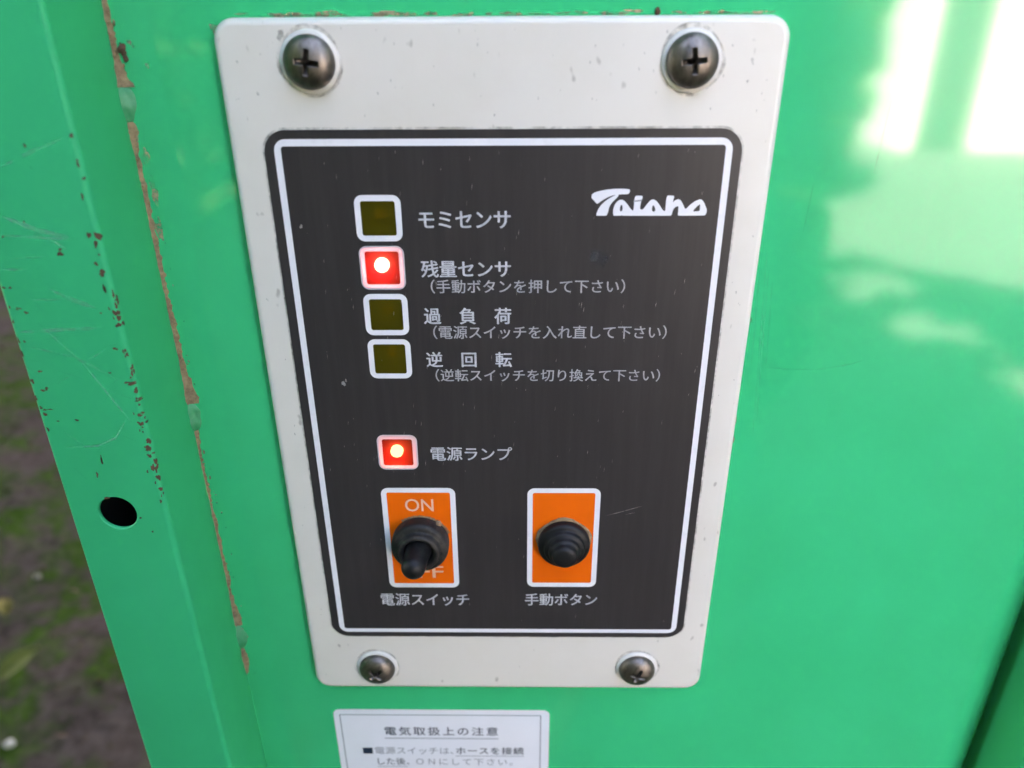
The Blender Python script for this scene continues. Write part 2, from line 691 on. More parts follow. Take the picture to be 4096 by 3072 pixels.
TREES = True
if TREES:
    tree('shade_tree', -4.9, 6.2, 3.6, .16, (-4.3, 6.0, 3.9), (3.2, 2.8, 1.6), 20000, .14, 'leafy tree behind and left of the machine, shading the mossy soil')
    tree('shade_tree', 1.0, 2.4, 3.6, .16, (-2.6, 1.9, 3.9), (4.2, 3.8, 1.5), 34000, .14, 'broad leafy tree spreading its crown over the green machine')
    tree('shade_tree', 3.4, 3.6, 3.8, .16, (3.2, 2.2, 4.7), (2.5, 2.9, 1.3), 15000, .14, 'tall spreading tree overhanging the right side of the machine')
    for x, y, r, ztop, lab in ((-6.0, -3.2, 2.2, 6.4, 'dense added light-blocking tree farthest left across the yard'), (-3.9, -4.6, 1.9, 6.2, 'dense added light-blocking tree second from the left across the yard'),
                               (-1.6, -5.3, 1.6, 5.8, 'dense added light-blocking tree in the middle of the row across the yard'), (0.5, -5.5, 1.4, 5.0, 'dense added light-blocking tree left of the small one beside the outbuilding'),
                               (1.75, -5.3, .62, 3.0, 'slim added light-blocking tree close beside the white outbuilding'),
                               (6.0, -4.6, 1.5, 7.6, 'tall added light-blocking tree at right of the yard nearest the outbuilding'), (4.6, -1.6, 1.8, 7.2, 'tall added light-blocking tree at right level with the machine'),
                               (4.8, 2.6, 1.9, 6.4, 'tall added light-blocking tree farthest back at right of the yard')):
        tree('light_blocking_tree', x, y, ztop - 1.0, .16, (x, y, ztop * .46), (r, min(r, 1.45), ztop * .54), int((900 + 2200 * r) * (1.6 if ztop > 5 else 1)), .17, lab)  # unseen trees, added and sized to block sky light from the yard side


    sh = tree('light_blocking_shrub', .0, -.66, .8, .02, (.0, -.66, .95), (.34, .26, .62), 5200, .030, 'dense small-leaved shrub added close in front of the machine to block light')  # added leafy mass that blocks light in place of whoever holds the camera
    sh['category'] = 'light-blocking shrub'
    del sh['group']

# ------------------------------------------------------------------ pale building across the yard (seen mirrored in the paint)
b = bpy.data.objects.new('white_outbuilding', None)
COL.objects.link(b)
b.location = (7.0, -7.64, 0)
ORG[b.name] = Vector((7.0, -7.64, 0))
tag(b, 'low white rendered outbuilding with a dark door across the yard', 'building')


def wbox(name, x0, x1, y0, y1, z0, z1, m, parent):
    V = [(x, y, z) for x in (x0, x1) for y in (y0, y1) for z in (z0, z1)]
    F = [(0, 1, 3, 2), (4, 6, 7, 5), (0, 4, 5, 1), (2, 3, 7, 6), (0, 2, 6, 4), (1, 5, 7, 3)]
    me = mesh(V, F)
    me.transform(Matrix.Translation(-ORG[parent.name]))
    me.name = name
    me.materials.append(m)
    o = bpy.data.objects.new(name, me)
    COL.objects.link(o)
    o.parent = parent
    ORG[o.name] = ORG[parent.name]
    return o


k = plain('white_render', (0.80, 0.79, 0.76), .9)
k.color(k.mix(k.ramp(k.noise(3.0, detail=6), .4, .8, 0, .5), (0.82, 0.81, 0.78), (0.66, 0.64, 0.60)))
M_RENDER = k.m
M_DOOR = plain('dark_door', (0.03, 0.035, 0.03), .6).m
M_ROOF = plain('grey_roof', (0.10, 0.10, 0.105), .8).m
wbox('wall', 3.78, 3.95, -11, -7.64, 0, 2.4, M_RENDER, b)
wbox('wall', 4.52, 10.5, -11, -7.64, 0, 2.4, M_RENDER, b)
wbox('door', 3.95, 4.52, -7.80, -7.72, 0, 2.4, M_DOOR, b)
wbox('roof', 3.40, 10.8, -11.2, -7.35, 2.404, 2.55, M_ROOF, b)

# ------------------------------------------------------------------ the green machine
YP = 4.0              # front sheet of the cabinet
YF = -18.0            # front of the left corner post
XI, XO = -83.2, -107.6
ZB, ZT = -860.0, 420.0
mach = root('green_machine', (60, 150, ZB), 'green enamelled steel machine cabinet carrying the beige control panel', 'machine')

# front sheet: flat, then rolled back at its right end
xs = [XI] + list(np.linspace(-75, 150, 46)) + [150 + 9.0 * math.sin(R(a)) for a in (15, 30, 45, 60, 75, 90)] + [159.0]
ys = [YP] * 47 + [YP + 9.0 * (1 - math.cos(R(a))) for a in (15, 30, 45, 60, 75, 90)] + [40.0]
zs = list(np.linspace(ZB, -200, 12)) + list(np.linspace(-190, 160, 60)) + list(np.linspace(170, ZT, 10))
V = [(x, y, z) for z in zs for x, y in zip(xs, ys)]
nx = len(xs)
F = [(j * nx + i, j * nx + i + 1, (j + 1) * nx + i + 1, (j + 1) * nx + i) for j in range(len(zs) - 1) for i in range(nx - 1)]
front = link('front_panel', mesh(V, F), M_PANEL, mach, smooth=True)

# closed box behind
V = [(x, y, z) for x in (XO + 1.2, 186) for y in (45, 420) for z in (ZB, ZT)]
F = [(0, 1, 3, 2), (4, 6, 7, 5), (0, 4, 5, 1), (2, 3, 7, 6), (0, 2, 6, 4), (1, 5, 7, 3)]
link('body', mesh(V, F), M_POST, mach)


def post(xi, xo, yf, r, hole, sgn):
    """folded sheet post: inner wall, rounded corner, front face (with an optional round hole), outer return"""
    prof = [(xi, 44.0)] + [(xi, y) for y in np.linspace(YP + 2, yf + r, 4)]
    c = (xi - sgn * r, yf + r)
    prof += [(c[0] + sgn * r * math.cos(R(a)), c[1] - r * math.sin(R(a))) for a in (15, 30, 45, 60, 75, 90)]
    n_a = len(prof)
    c2 = (xo + sgn * r * .7, yf + r * .7)
    tail = [(c2[0] - sgn * r * .7 * math.sin(R(a)), c2[1] - r * .7 * math.cos(R(a))) for a in (0, 22, 45, 67, 90)] + [(xo, 44.0)]
    V, F = [], []
    zz = [ZB, ZT]

    def strip(p, z0, z1):
        o = len(V)
        for x, y in p:
            V.extend([(x, y, z0), (x, y, z1)])
        for i in range(len(p) - 1):
            F.append((o + 2 * i, o + 2 * i + 1, o + 2 * i + 3, o + 2 * i + 2))
    strip(prof, *zz)
    strip(tail, *zz)
    xa, xb = prof[-1][0], tail[0][0]
    if not hole:
        strip([(xa, yf), (xb, yf)], *zz)
    else:
        hx, hz, hr = hole
        strip([(xa, yf), (xb, yf)], ZB, hz - 9)
        strip([(xa, yf), (xb, yf)], hz + 9, ZT)
        n = 48
        o = len(V)
        lo, hi = min(xa, xb), max(xa, xb)
        for q in range(n):
            a = 2 * math.pi * q / n
            cx, cz = math.cos(a), math.sin(a)
            sc = min(((hi - hx) if cx > 0 else (hx - lo)) / max(abs(cx), 1e-6), 9 / max(abs(cz), 1e-6))
            V.append((hx + sc * cx, yf, hz + sc * cz))
            V.append((hx + (hr + .25) * cx, yf, hz + (hr + .25) * cz))
            V.append((hx + hr * cx, yf + .25, hz + hr * cz))
            V.append((hx + hr * cx, yf + 0.9, hz + hr * cz))
        for q in range(n):
            a, b_ = o + 4 * q, o + 4 * ((q + 1) % n)
            for d in range(3):
                F.append((a + d, b_ + d, b_ + d + 1, a + d + 1))
        for cx, cz in ((lo, hz - 9), (lo, hz + 9), (hi, hz - 9), (hi, hz + 9)):
            # corner fillers between the square and its sampled outline
            ring = sorted(range(n), key=lambda q: (V[o + 4 * q][0] - cx) ** 2 + (V[o + 4 * q][2] - cz) ** 2)[:2]
            V.append((cx, yf, cz))
            F.append((len(V) - 1, o + 4 * ring[0], o + 4 * ring[1]))
    me = mesh(V, F)
    bm = bmesh.new()
    bm.from_mesh(me)
    bmesh.ops.remove_doubles(bm, verts=bm.verts[:], dist=.001)
    bmesh.ops.recalc_face_normals(bm, faces=bm.faces[:])
    bm.to_mesh(me)
    bm.free()
    return me


HOLE = (-95.7, -15.6, 4.65)
left = link('corner_post', post(XI, XO, YF, 1.3, HOLE, 1), M_POST, mach)
tag(left, 'scratched corner post with rust-chipped edge and a round hole')
right = link('corner_post', post(159.6, 186.0, -11.0, 1.6, None, -1), M_POST, mach)
# the dark closed space behind the hole
V = [(x, y, z) for x in (XO + 2, XI - 2) for y in (YF + 2.4, 40) for z in (-60, 30)]
F = [(0, 1, 3, 2), (4, 6, 7, 5), (0, 4, 5, 1), (2, 3, 7, 6), (2, 6, 7, 3)]
F = [(0, 1, 3, 2), (4, 6, 7, 5), (0, 4, 6, 2), (1, 5, 7, 3), (2, 3, 7, 6)]
link('hole_lining', mesh(V, F), M_DARK, left)


def drape(x, z, off):
    """point of the left post's surface for a position measured across its face and round its inner edge"""
    r = 1.3
    x_e = XI - r
    if x <= x_e:
        return (x, YF - off, z)
    a = (x - x_e) / r
    if a > math.pi / 2:
        return (XI + off, YF + r + (a - math.pi / 2) * r, z)
    return (x_e + (r + off) * math.sin(a), YF + r - (r + off) * math.cos(a), z)


def patchset(loops, place):
    V, F = [], []
    for L in loops:
        cx = sum(p[0] for p in L) / len(L)
        cz = sum(p[1] for p in L) / len(L)
        o = len(V)
        V.append(place(cx, cz))
        m_ = len(L)
        for p in L:
            V.append(place((cx + p[0]) / 2, (cz + p[1]) / 2))
        for p in L:
            V.append(place(*p))
        for q in range(m_):
            w = (q + 1) % m_
            F.append((o, o + 1 + q, o + 1 + w))
            F.append((o + 1 + q, o + 1 + m_ + q, o + 1 + m_ + w, o + 1 + w))
    return mesh(V, F)


def ribbon(P, w, place, rg, step=1.2):
    V, F = [], []
    pts = []
    for a, b_ in zip(P[:-1], P[1:]):
        n = max(2, int(math.hypot(b_[0] - a[0], b_[1] - a[1]) / step))
        pts += [(a[0] + (b_[0] - a[0]) * q / n, a[1] + (b_[1] - a[1]) * q / n) for q in range(n)]
    pts.append(P[-1])
    for i, p in enumerate(pts):
        q0, q1 = pts[max(0, i - 1)], pts[min(len(pts) - 1, i + 1)]
        dx, dz = q1[0] - q0[0], q1[1] - q0[1]
        L = math.hypot(dx, dz) or 1
        nx_, nz_ = -dz / L, dx / L
        taper = min(1, (i + .3) / 3, (len(pts) - 1 - i + .3) / 3)
        ww = w * .5 * taper * rg.uniform(.6, 1.25)
        V += [place(p[0] + nx_ * ww, p[1] + nz_ * ww), place(p[0] - nx_ * ww, p[1] - nz_ * ww)]
    F = [(2 * i, 2 * i + 1, 2 * i + 3, 2 * i + 2) for i in range(len(pts) - 1)]
    return mesh(V, F)


RUST = [[-92.39, 50.05, 0.57, 0.58], [-85.34, 47.93, 0.38, 0.46], [-84.54, 45.96, 0.58, 0.79], [-84.92, 42.8, 0.45, 1.2], [-83.5, 41.28, 0.39, 1.15], [-83.25, 38.9, 0.66, 1.54], [-83.98, 36.48, 1.12, 1.25], [-83.89, 34.04, 0.59, 0.5], [-82.76, 34.21, 0.4, 0.56], [-85.86, 28.5, 0.6, 0.32], [-83.97, 27.23, 0.48, 1.17], [-87.01, 36.9, 0.23, 0.24], [-83.3, 22.99, 0.62, 1.27], [-84.9, 20.18, 1.45, 0.68], [-83.65, 18.09, 0.55, 0.69], [-83.66, 15.71, 1.04, 0.54], [-83.71, 11.88, 0.91, 0.71], [-83.68, 9.3, 1.06, 0.72], [-83.84, 3.63, 0.79, 1.84], [-83.79, 1.36, 0.91, 0.83], [-83.65, -2.2, 0.73, 1.91], [-83.42, -5.39, 0.52, 0.86], [-83.55, -8.63, 0.45, 0.61], [-97.25, -11.07, 0.67, 0.4], [-104.71, 37.89, 0.92, 0.34], [-103.32, 37.02, 0.5, 0.31], [-106.81, 34.93, 0.26, 0.35], [-105.67, 30.25, 0.3, 0.29], [-107.05, 27.61, 0.27, 0.66], [-104.28, 23.0, 0.48, 0.29], [-106.68, 20.55, 0.34, 0.75], [-104.28, 18.66, 0.9, 0.69], [-107.01, 16.35, 0.28, 0.62], [-106.02, 13.63, 0.91, 0.55], [-104.5, 13.44, 0.91, 0.28], [-106.11, 12.06, 0.42, 0.55], [-106.5, 8.08, 0.29, 0.57], [-103.59, 10.28, 0.28, 0.24], [-99.1, 10.56, 0.49, 0.28], [-88.45, 22.62, 0.31, 0.22], [-95.98, -0.53, 0.36, 1.68], [-98.01, -4.35, 0.26, 0.85], [-106.88, 30.5, 0.23, 0.72], [-106.98, 27.24, 0.23, 0.58], [-106.59, 38.24, 0.26, 0.34], [-106.57, 42.66, 0.39, 0.27], [-105.17, 42.66, 0.26, 0.34], [-93.57, 71.88, 0.27, 0.39], [-83.91, 73.68, 0.42, 0.39], [-84.0, 68.39, 0.27, 0.76], [-83.54, 65.45, 0.37, 0.3], [-84.69, 61.87, 0.27, 0.66], [-85.35, 54.0, 0.44, 0.7], [-83.48, 53.68, 0.76, 0.89], [-84.41, 52.09, 0.38, 0.83], [-98.1, 56.76, 0.25, 0.25], [-103.4, 53.72, 0.26, 0.25], [-92.14, 50.99, 0.38, 0.29], [-90.26, -16.95, 0.28, 0.34], [-88.12, -21.11, 0.28, 0.29], [-84.18, -12.04, 0.32, 0.43]]
SCR = [[[[-106.14, 32.46], [-96.28, 33.06], [-86.84, 33.51]], 0.35], [[[-97.02, 42.48], [-92.49, 39.93], [-87.43, 37.87]], 0.5], [[[-101.65, 39.95], [-94.45, 39.94]], 0.21], [[[-101.48, 34.75], [-93.75, 24.66], [-90.11, 17.13], [-86.24, 9.7]], 0.18], [[[-105.44, 29.06], [-95.32, 26.51], [-87.14, 20.93]], 0.25], [[[-93.22, 25.4], [-88.1, 28.32]], 0.14], [[[-103.88, 3.2], [-95.87, 3.62], [-91.03, 5.87], [-87.38, 10.89]], 0.21], [[[-106.17, 46.66], [-100.38, 46.65]], 0.25], [[[-103.05, 7.68], [-97.97, 2.38]], 0.14], [[[-103.56, 48.94], [-94.75, 49.57]], 0.18], [[[-99.78, 67.71], [-92.89, 70.58], [-85.9, 73.13]], 0.28], [[[-102.7, 58.1], [-95.79, 54.97], [-87.76, 53.21]], 0.43], [[[-103.93, 54.04], [-87.8, 53.05]], 0.28], [[[-93.48, 53.07], [-90.59, 50.86]], 0.32], [[[-93.79, 67.98], [-93.39, 67.25]], 0.28], [[[-90.59, 66.95], [-89.01, 66.06]], 0.32]]
rg = random.Random(3)
loops = []
for x, z, a, h in RUST:
    if a > .8 or h > .9:
        n = 2 + int(max(a, h) * 1.5)
        for _ in range(n):
            loops.append(blob(x + rg.uniform(-.75, .75) * a, z + rg.uniform(-.75, .75) * h, a * rg.uniform(.3, .6), h * rg.uniform(.3, .55), rg))
    else:
        loops.append(blob(x, z, a * .95, h * .95, rg))
for _ in range(26):
    z = rg.uniform(-12, 52)
    loops.append(blob(-84.3 + rg.gauss(0, .7), z, rg.uniform(.12, .3), rg.uniform(.15, .45), rg, 9))
absorb(left, patchset(loops, lambda x, z: drape(x, z, .05)), M_RUST)
absorb(left, join([ribbon(P, w * 2.4, lambda x, z: drape(x, z, .035), rg) for P, w in SCR]
                       + [ribbon([(x, z), (x + rg.uniform(-9, 9), z + rg.uniform(-5, 5))], rg.uniform(.08, .16), lambda x, z: drape(min(x, -85), z, .03), rg)
                          for x, z in [(rg.uniform(-104, -88), rg.uniform(-5, 62)) for _ in range(22)]]), M_SCRATCH)

# the inside corner: dried mud caught between spot welds
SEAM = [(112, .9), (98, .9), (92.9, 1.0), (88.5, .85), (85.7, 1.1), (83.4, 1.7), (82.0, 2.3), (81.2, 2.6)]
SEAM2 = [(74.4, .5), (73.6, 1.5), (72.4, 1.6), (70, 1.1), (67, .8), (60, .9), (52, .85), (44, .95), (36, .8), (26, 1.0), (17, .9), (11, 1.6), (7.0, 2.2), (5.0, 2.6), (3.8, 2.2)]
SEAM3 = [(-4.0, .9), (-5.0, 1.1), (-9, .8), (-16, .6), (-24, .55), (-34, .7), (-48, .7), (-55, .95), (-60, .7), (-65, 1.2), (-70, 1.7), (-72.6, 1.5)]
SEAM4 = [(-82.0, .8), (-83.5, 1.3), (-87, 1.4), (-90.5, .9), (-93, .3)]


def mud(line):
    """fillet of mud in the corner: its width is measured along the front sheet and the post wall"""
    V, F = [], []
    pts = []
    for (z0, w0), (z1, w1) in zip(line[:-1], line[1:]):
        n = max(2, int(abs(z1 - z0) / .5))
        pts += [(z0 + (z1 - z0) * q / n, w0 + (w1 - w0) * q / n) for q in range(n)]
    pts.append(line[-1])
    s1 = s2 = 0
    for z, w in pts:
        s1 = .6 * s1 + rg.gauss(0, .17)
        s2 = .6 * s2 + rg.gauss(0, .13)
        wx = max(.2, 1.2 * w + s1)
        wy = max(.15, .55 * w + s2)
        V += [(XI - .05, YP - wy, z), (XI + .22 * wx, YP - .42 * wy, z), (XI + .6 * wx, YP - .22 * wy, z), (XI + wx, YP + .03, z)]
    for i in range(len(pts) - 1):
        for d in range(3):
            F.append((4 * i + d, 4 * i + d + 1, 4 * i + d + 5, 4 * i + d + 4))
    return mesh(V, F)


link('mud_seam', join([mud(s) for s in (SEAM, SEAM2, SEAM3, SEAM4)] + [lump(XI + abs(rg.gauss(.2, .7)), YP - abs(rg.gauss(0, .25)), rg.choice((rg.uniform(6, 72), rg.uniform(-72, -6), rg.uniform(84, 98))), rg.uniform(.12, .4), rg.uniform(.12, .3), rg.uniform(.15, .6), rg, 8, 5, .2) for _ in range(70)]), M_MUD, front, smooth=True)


def weld(z0, z1):
    V, F = [], []
    n, mth = 26, 9
    p1, p2 = rg.uniform(0, 6), rg.uniform(0, 6)
    for i in range(n):
        t = i / (n - 1)
        e = math.sin(math.pi * t) ** .45 if 0 < t < 1 else 0.02
        s = e * (1 +   .06 * math.sin(9 * t + p1) + .05 * math.sin(17 * t + p2))
        w = 2.7 * s
        d = 1.5 * s
        for q in range(mth):
            a = R(90.0 * q / (mth - 1))
            bul = 1 - .30 * math.sin(2 * a) + .05 * math.sin(5 * a + 11 * t)
            V.append((XI - .03 + w * bul * math.sin(a) ** 1.2, YP + .03 - d * bul * math.cos(a) ** 1.2, z0 + (z1 - z0) * t))
    for i in range(n - 1):
        for q in range(mth - 1):
            F.append((mth * i + q, mth * i + q + 1, mth * i + mth + q + 1, mth * i + mth + q))
    return mesh(V, F)


for z0, z1 in ((73.6, 82.8), (-4.6, 4.6), (-82.2, -72.3)):
    link('spot_weld', weld(z0, z1), M_WELD, front, smooth=True)

# crumbs stuck to the sheet
crumbs = [(-81.0, 88.6, .85, 1.1), (-80.6, 86.9, .5, .6), (32.7, 95.3, .55, .7)]
for x, z, a, h in crumbs:
    link('mud_crumb', lump(x, YP - .35, z, a, .6, h, rg, am=.18), M_RUST, front, smooth=True)
pl = lambda y: (lambda x, z: (x, y, z))
absorb(front, patchset([blob(-79.3, 90.1, .45, .5, rg), blob(-78.6, 89.3, .3, .3, rg), blob(-76.4, 85.5, .45, .5, rg), blob(-60.5, 92.6, 1.2, .8, rg),
                             blob(-82.4, 70.5, .6, 1.0, rg), blob(-80.9, 66.5, .8, 2.2, rg), blob(-80.6, 59, .9, 3.0, rg), blob(-81.2, 50, .7, 3.0, rg)]
                            + [blob(-80.8 + rg.gauss(0, .5), rg.uniform(-95, 60), rg.uniform(.1, .3), rg.uniform(.15, .4), rg, 9) for _ in range(26)]
                            + [blob(rg.uniform(-58, 58), 94.9 + abs(rg.gauss(0, .25)), rg.uniform(.6, 2.6), rg.uniform(.15, .4), rg) for _ in range(46)]
                            + [blob(60.4 + abs(rg.gauss(0, .3)), rg.uniform(-70, 60), rg.uniform(.1, .3), rg.uniform(.4, 1.6), rg) for _ in range(14)], pl(YP - .05)), M_DUST)
sc = [[(64, 14.5), (72, 13.6), (80, 13.6), (88, 15.0), (93, 17)], [(62.6, 45), (64.3, 20), (66, -6)], [(63.6, 41), (65.2, 16), (66.4, -2)], [(65, 37), (66.6, 14)], [(61.6, 40), (63.0, 12)],
      [(85, 80), (84.2, 62)], [(71, 60), (70.4, 48)], [(75, -98), (80, -98.8), (86, -97.8)], [(79.6, -35.6), (80.0, -37.4)]]
absorb(front, join([ribbon(P, .28, pl(YP - .04), rg) for P in sc]), rubbed('faint_scratch', (0.07, 0.44, 0.24), .35, .8, .38))

# ------------------------------------------------------------------ control panel
ctl = root('control_panel', (0, YP, -94.5), 'beige plastic control panel with black face, lamps, switch and button', 'control panel')
plate = link('mounting_plate', sheet([rr(-60, -94.6, 60, 94.6, 4.6, 9), [(-33.9, -14.2), (-33.9, 59.2), (-22.6, 59.2), (-22.6, -14.2)]], y=2.0, t=3.98, bevel=1.5, res=5), M_PLATE, ctl)
for p in plate.data.polygons: p.use_smooth = abs(p.normal.y) < .999
# flecks and grime on the plate
fl = [blob(-45.6, 91.3, .75, 1.0, rg), blob(-4.8, 89.3, .12, .45, rg), blob(14.6, 72.5, .4, .7, rg), blob(52, 90, .5, .35, rg), blob(52.5, 86, .3, .6, rg), blob(52, 82, .2, .3, rg), blob(-52, 80, .3, .4, rg), blob(-45, 62.6, .4, .3, rg)]
fl += [blob(rg.uniform(-57, 57), rg.uniform(75, 93), rg.uniform(.08, .18), rg.uniform(.12, .4), rg, 8) for _ in range(46)]
fl += [blob(rg.choice((-1, 1)) * rg.uniform(54, 58), rg.uniform(-90, 90), rg.uniform(.08, .2), rg.uniform(.12, .4), rg, 8) for _ in range(26)]
absorb(plate, patchset(fl, pl(-.06)), M_STAINGREY)

absorb(plate, join([sheet([rr(-52.75, -73.1, 53.05, 73.1, 5.3, 8), rr(-52.1, -72.4, 52.4, 72.4, 5.0, 8)[::-1]], y=-.03)]  # brown tint ring along the label edge, then grime rings round the screws
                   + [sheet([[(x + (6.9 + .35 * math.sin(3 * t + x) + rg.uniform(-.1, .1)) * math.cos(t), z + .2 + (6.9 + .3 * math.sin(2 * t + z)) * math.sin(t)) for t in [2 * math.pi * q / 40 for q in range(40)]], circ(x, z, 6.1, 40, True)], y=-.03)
                      for x, z in ((-40, 86.1), (39.8, 86), (-40, -85.2), (39.8, -85.2))]), rubbed('brown_tint_and_grime', (0.30, 0.23, 0.15), .40, .70, .55, 350.0))

ICX, IZ = -28.3, [53.3, 41.65, 30.0, 18.35, -8.5]
holes = [rr(ICX - 4.75, z - 4.75, ICX + 4.75, z + 4.75, 1.2, 4)[::-1] for z in IZ]
face = link('face_label', sheet([rr(-52.3, -72.6, 52.6, 72.6, 5.0, 8)] + holes, y=-.16, t=.28), M_FILM, ctl)
tag(face, 'black printed face with white lettering')
YL = -.36
o_ = rr(-50.1, -70.9, 50.5, 70.7, 2.6, 6)
i_ = rr(-48.6, -69.5, 49.0, 69.2, .7, 3)
link('border_line', sheet([o_, i_[::-1]], y=YL), M_WHITE, face)

LINES = [('モミセンサ', -19.2, 1.9, 51.0, 54.9, .085, 1), ('残量センサ', -19.3, 1.9, 39.4, 43.4, .085, 1), ('（手動ボタンを押して下さい）', -17.2, 28.9, 35.4, 38.8, .035, 2),
         ('過　負　荷', -19.3, 1.9, 27.6, 31.7, .085, 1), ('（電源スイッチを入れ直して下さい）', -17.2, 39.7, 23.7, 27.2, .035, 2),
         ('逆　回　転', -19.3, 2.0, 16.2, 20.2, .085, 1), ('（逆転スイッチを切り換えて下さい）', -17.2, 39.0, 12.2, 15.6, .035, 2),
         ('電源ランプ', -19.6, 1.9, -11.0, -6.9, .06, 1), ('電源スイッチ', -36.8, -10.9, -60.6, -56.1, .06, 1), ('手動ボタン', 5.4, 26.5, -60.4, -56.0, .06, 1)]
for body, x0, x1, z0, z1, bold, kind in LINES:
    link('lettering', text(body, x0, x1, z0, z1, YL, bold), M_TEXT if kind == 1 else M_TEXT2, face)

LOGO = [[[20.09, 58.03], [20.19, 58.62], [20.8, 59.07], [22.24, 59.43], [24.19, 59.75], [25.97, 59.84], [27.48, 59.8], [28.47, 59.7], [28.68, 59.47], [28.55, 58.92], [28.28, 58.63], [26.89, 58.6], [26.17, 58.54], [26.03, 58.08], [25.56, 57.56], [24.87, 56.9], [24.44, 56.28], [24.14, 55.59], [23.99, 54.66], [23.79, 54.03], [23.57, 53.81], [21.36, 53.8], [21.33, 54.1], [21.64, 55.13], [22.19, 56.05], [23.08, 56.98], [23.97, 57.63], [24.94, 58.18], [25.52, 58.44], [24.99, 58.41], [23.95, 58.05], [22.92, 57.5], [22.15, 56.98], [21.51, 56.49], [21.17, 56.65], [20.68, 57.24], [20.16, 57.71]], [[25.37, 53.8], [25.23, 53.89], [25.07, 54.46], [25.15, 55.45], [25.43, 56.38], [25.86, 56.97], [26.44, 57.36], [27.1, 57.39], [27.58, 57.09], [28.28, 56.37], [28.86, 55.57], [29.36, 55.04], [29.64, 54.91], [29.73, 55.51], [29.76, 56.56], [29.7, 56.96], [29.84, 57.87], [29.98, 58.27], [31.4, 58.27], [31.62, 58.0], [31.4, 57.28], [31.2, 56.36], [31.13, 55.5], [31.35, 55.17], [31.75, 55.17], [32.06, 55.5], [32.6, 56.29], [33.26, 57.14], [33.65, 57.4], [34.11, 57.44], [34.67, 57.14], [35.24, 56.55], [35.76, 55.82], [36.29, 55.09], [36.75, 54.76], [36.89, 55.02], [36.92, 55.88], [36.88, 57.2], [37.03, 58.11], [37.21, 58.31], [38.54, 58.24], [38.66, 57.98], [38.49, 57.26], [38.44, 56.67], [38.83, 57.19], [39.59, 57.49], [40.07, 57.32], [40.59, 56.66], [41.08, 55.74], [41.39, 55.27], [41.64, 55.41], [42.54, 56.39], [43.59, 57.11], [44.48, 57.47], [44.96, 57.31], [45.48, 56.71], [45.9, 55.86], [46.28, 55.13], [46.25, 54.47], [46.05, 53.9], [45.79, 53.8], [40.0, 53.75], [39.81, 54.02], [39.83, 54.81], [39.82, 55.74], [39.67, 55.94], [39.28, 55.81], [38.85, 55.48], [38.62, 55.02], [38.48, 54.29], [38.33, 53.82], [38.2, 53.77], [33.66, 53.77], [27.31, 53.78], [27.13, 53.92], [26.91, 53.8]], [[26.9, 56.27], [27.13, 56.17], [27.24, 55.51], [27.18, 54.98], [26.92, 54.75], [26.63, 54.92], [26.61, 55.51], [26.71, 56.04]], [[34.04, 56.19], [34.37, 55.89], [34.65, 55.23], [34.58, 54.83], [34.33, 54.66], [33.95, 54.83], [33.84, 55.36], [33.9, 55.89]], [[44.62, 56.42], [44.7, 55.33], [44.62, 54.8], [43.3, 54.71], [43.19, 54.81], [43.5, 55.33], [43.98, 55.86]]]


def smooth_loop(L, it=1):
    for _ in range(it):
        out = []
        for i, p in enumerate(L):
            n = L[(i + 1) % len(L)]
            out += [(.8 * p[0] + .2 * n[0], .8 * p[1] + .2 * n[1]), (.2 * p[0] + .8 * n[0], .2 * p[1] + .8 * n[1])]
        L = out
    return L


em = link('emblem', sheet([smooth_loop(L) for L in LOGO], y=YL), M_WHITE, face)
absorb(em, sheet([[(29.6, 57.25), (31.5, 57.40), (31.42, 57.05), (29.6, 56.88)]], y=YL - .03), plain('worn_grey_print', (.30, .30, .32), .5).m)
# nicks, rubs and a smudge on the black face
tk = []
for _ in range(150):
    x, z = rg.uniform(-47, 48), rg.uniform(-20, 68) if rg.random() < .85 else rg.uniform(-68, 68)
    h = rg.uniform(.35, 1.5)
    s_ = .12 * h
    tk.append(ribbon([(x, z), (x + s_ * .5, z + h * .5), (x + s_, z + h)], rg.uniform(.06, .17), pl(-.33), rg, .3))
tk += [ribbon([(27.5, -28.6), (32, -27.2), (37.2, -25.4)], .22, pl(-.33), rg), ribbon([(33, -28.2), (35.5, -27.5)], .2, pl(-.33), rg)]
tk.append(patchset([blob(-40.6, 11.6, .45, .7, rg), blob(-39.9, 12.4, .25, .4, rg), blob(-46.3, 51.5, .3, .45, rg)], pl(-.33)))
absorb(face, join(tk), M_TICK)
absorb(face, patchset([blob(22.6, 44.0, 2.1, 1.7, rg, 20, .2), blob(21.4, 44.6, 1.2, 1.0, rg), blob(23.6, 43.2, .9, 1.3, rg)], pl(-.325)), M_SMUDGE)

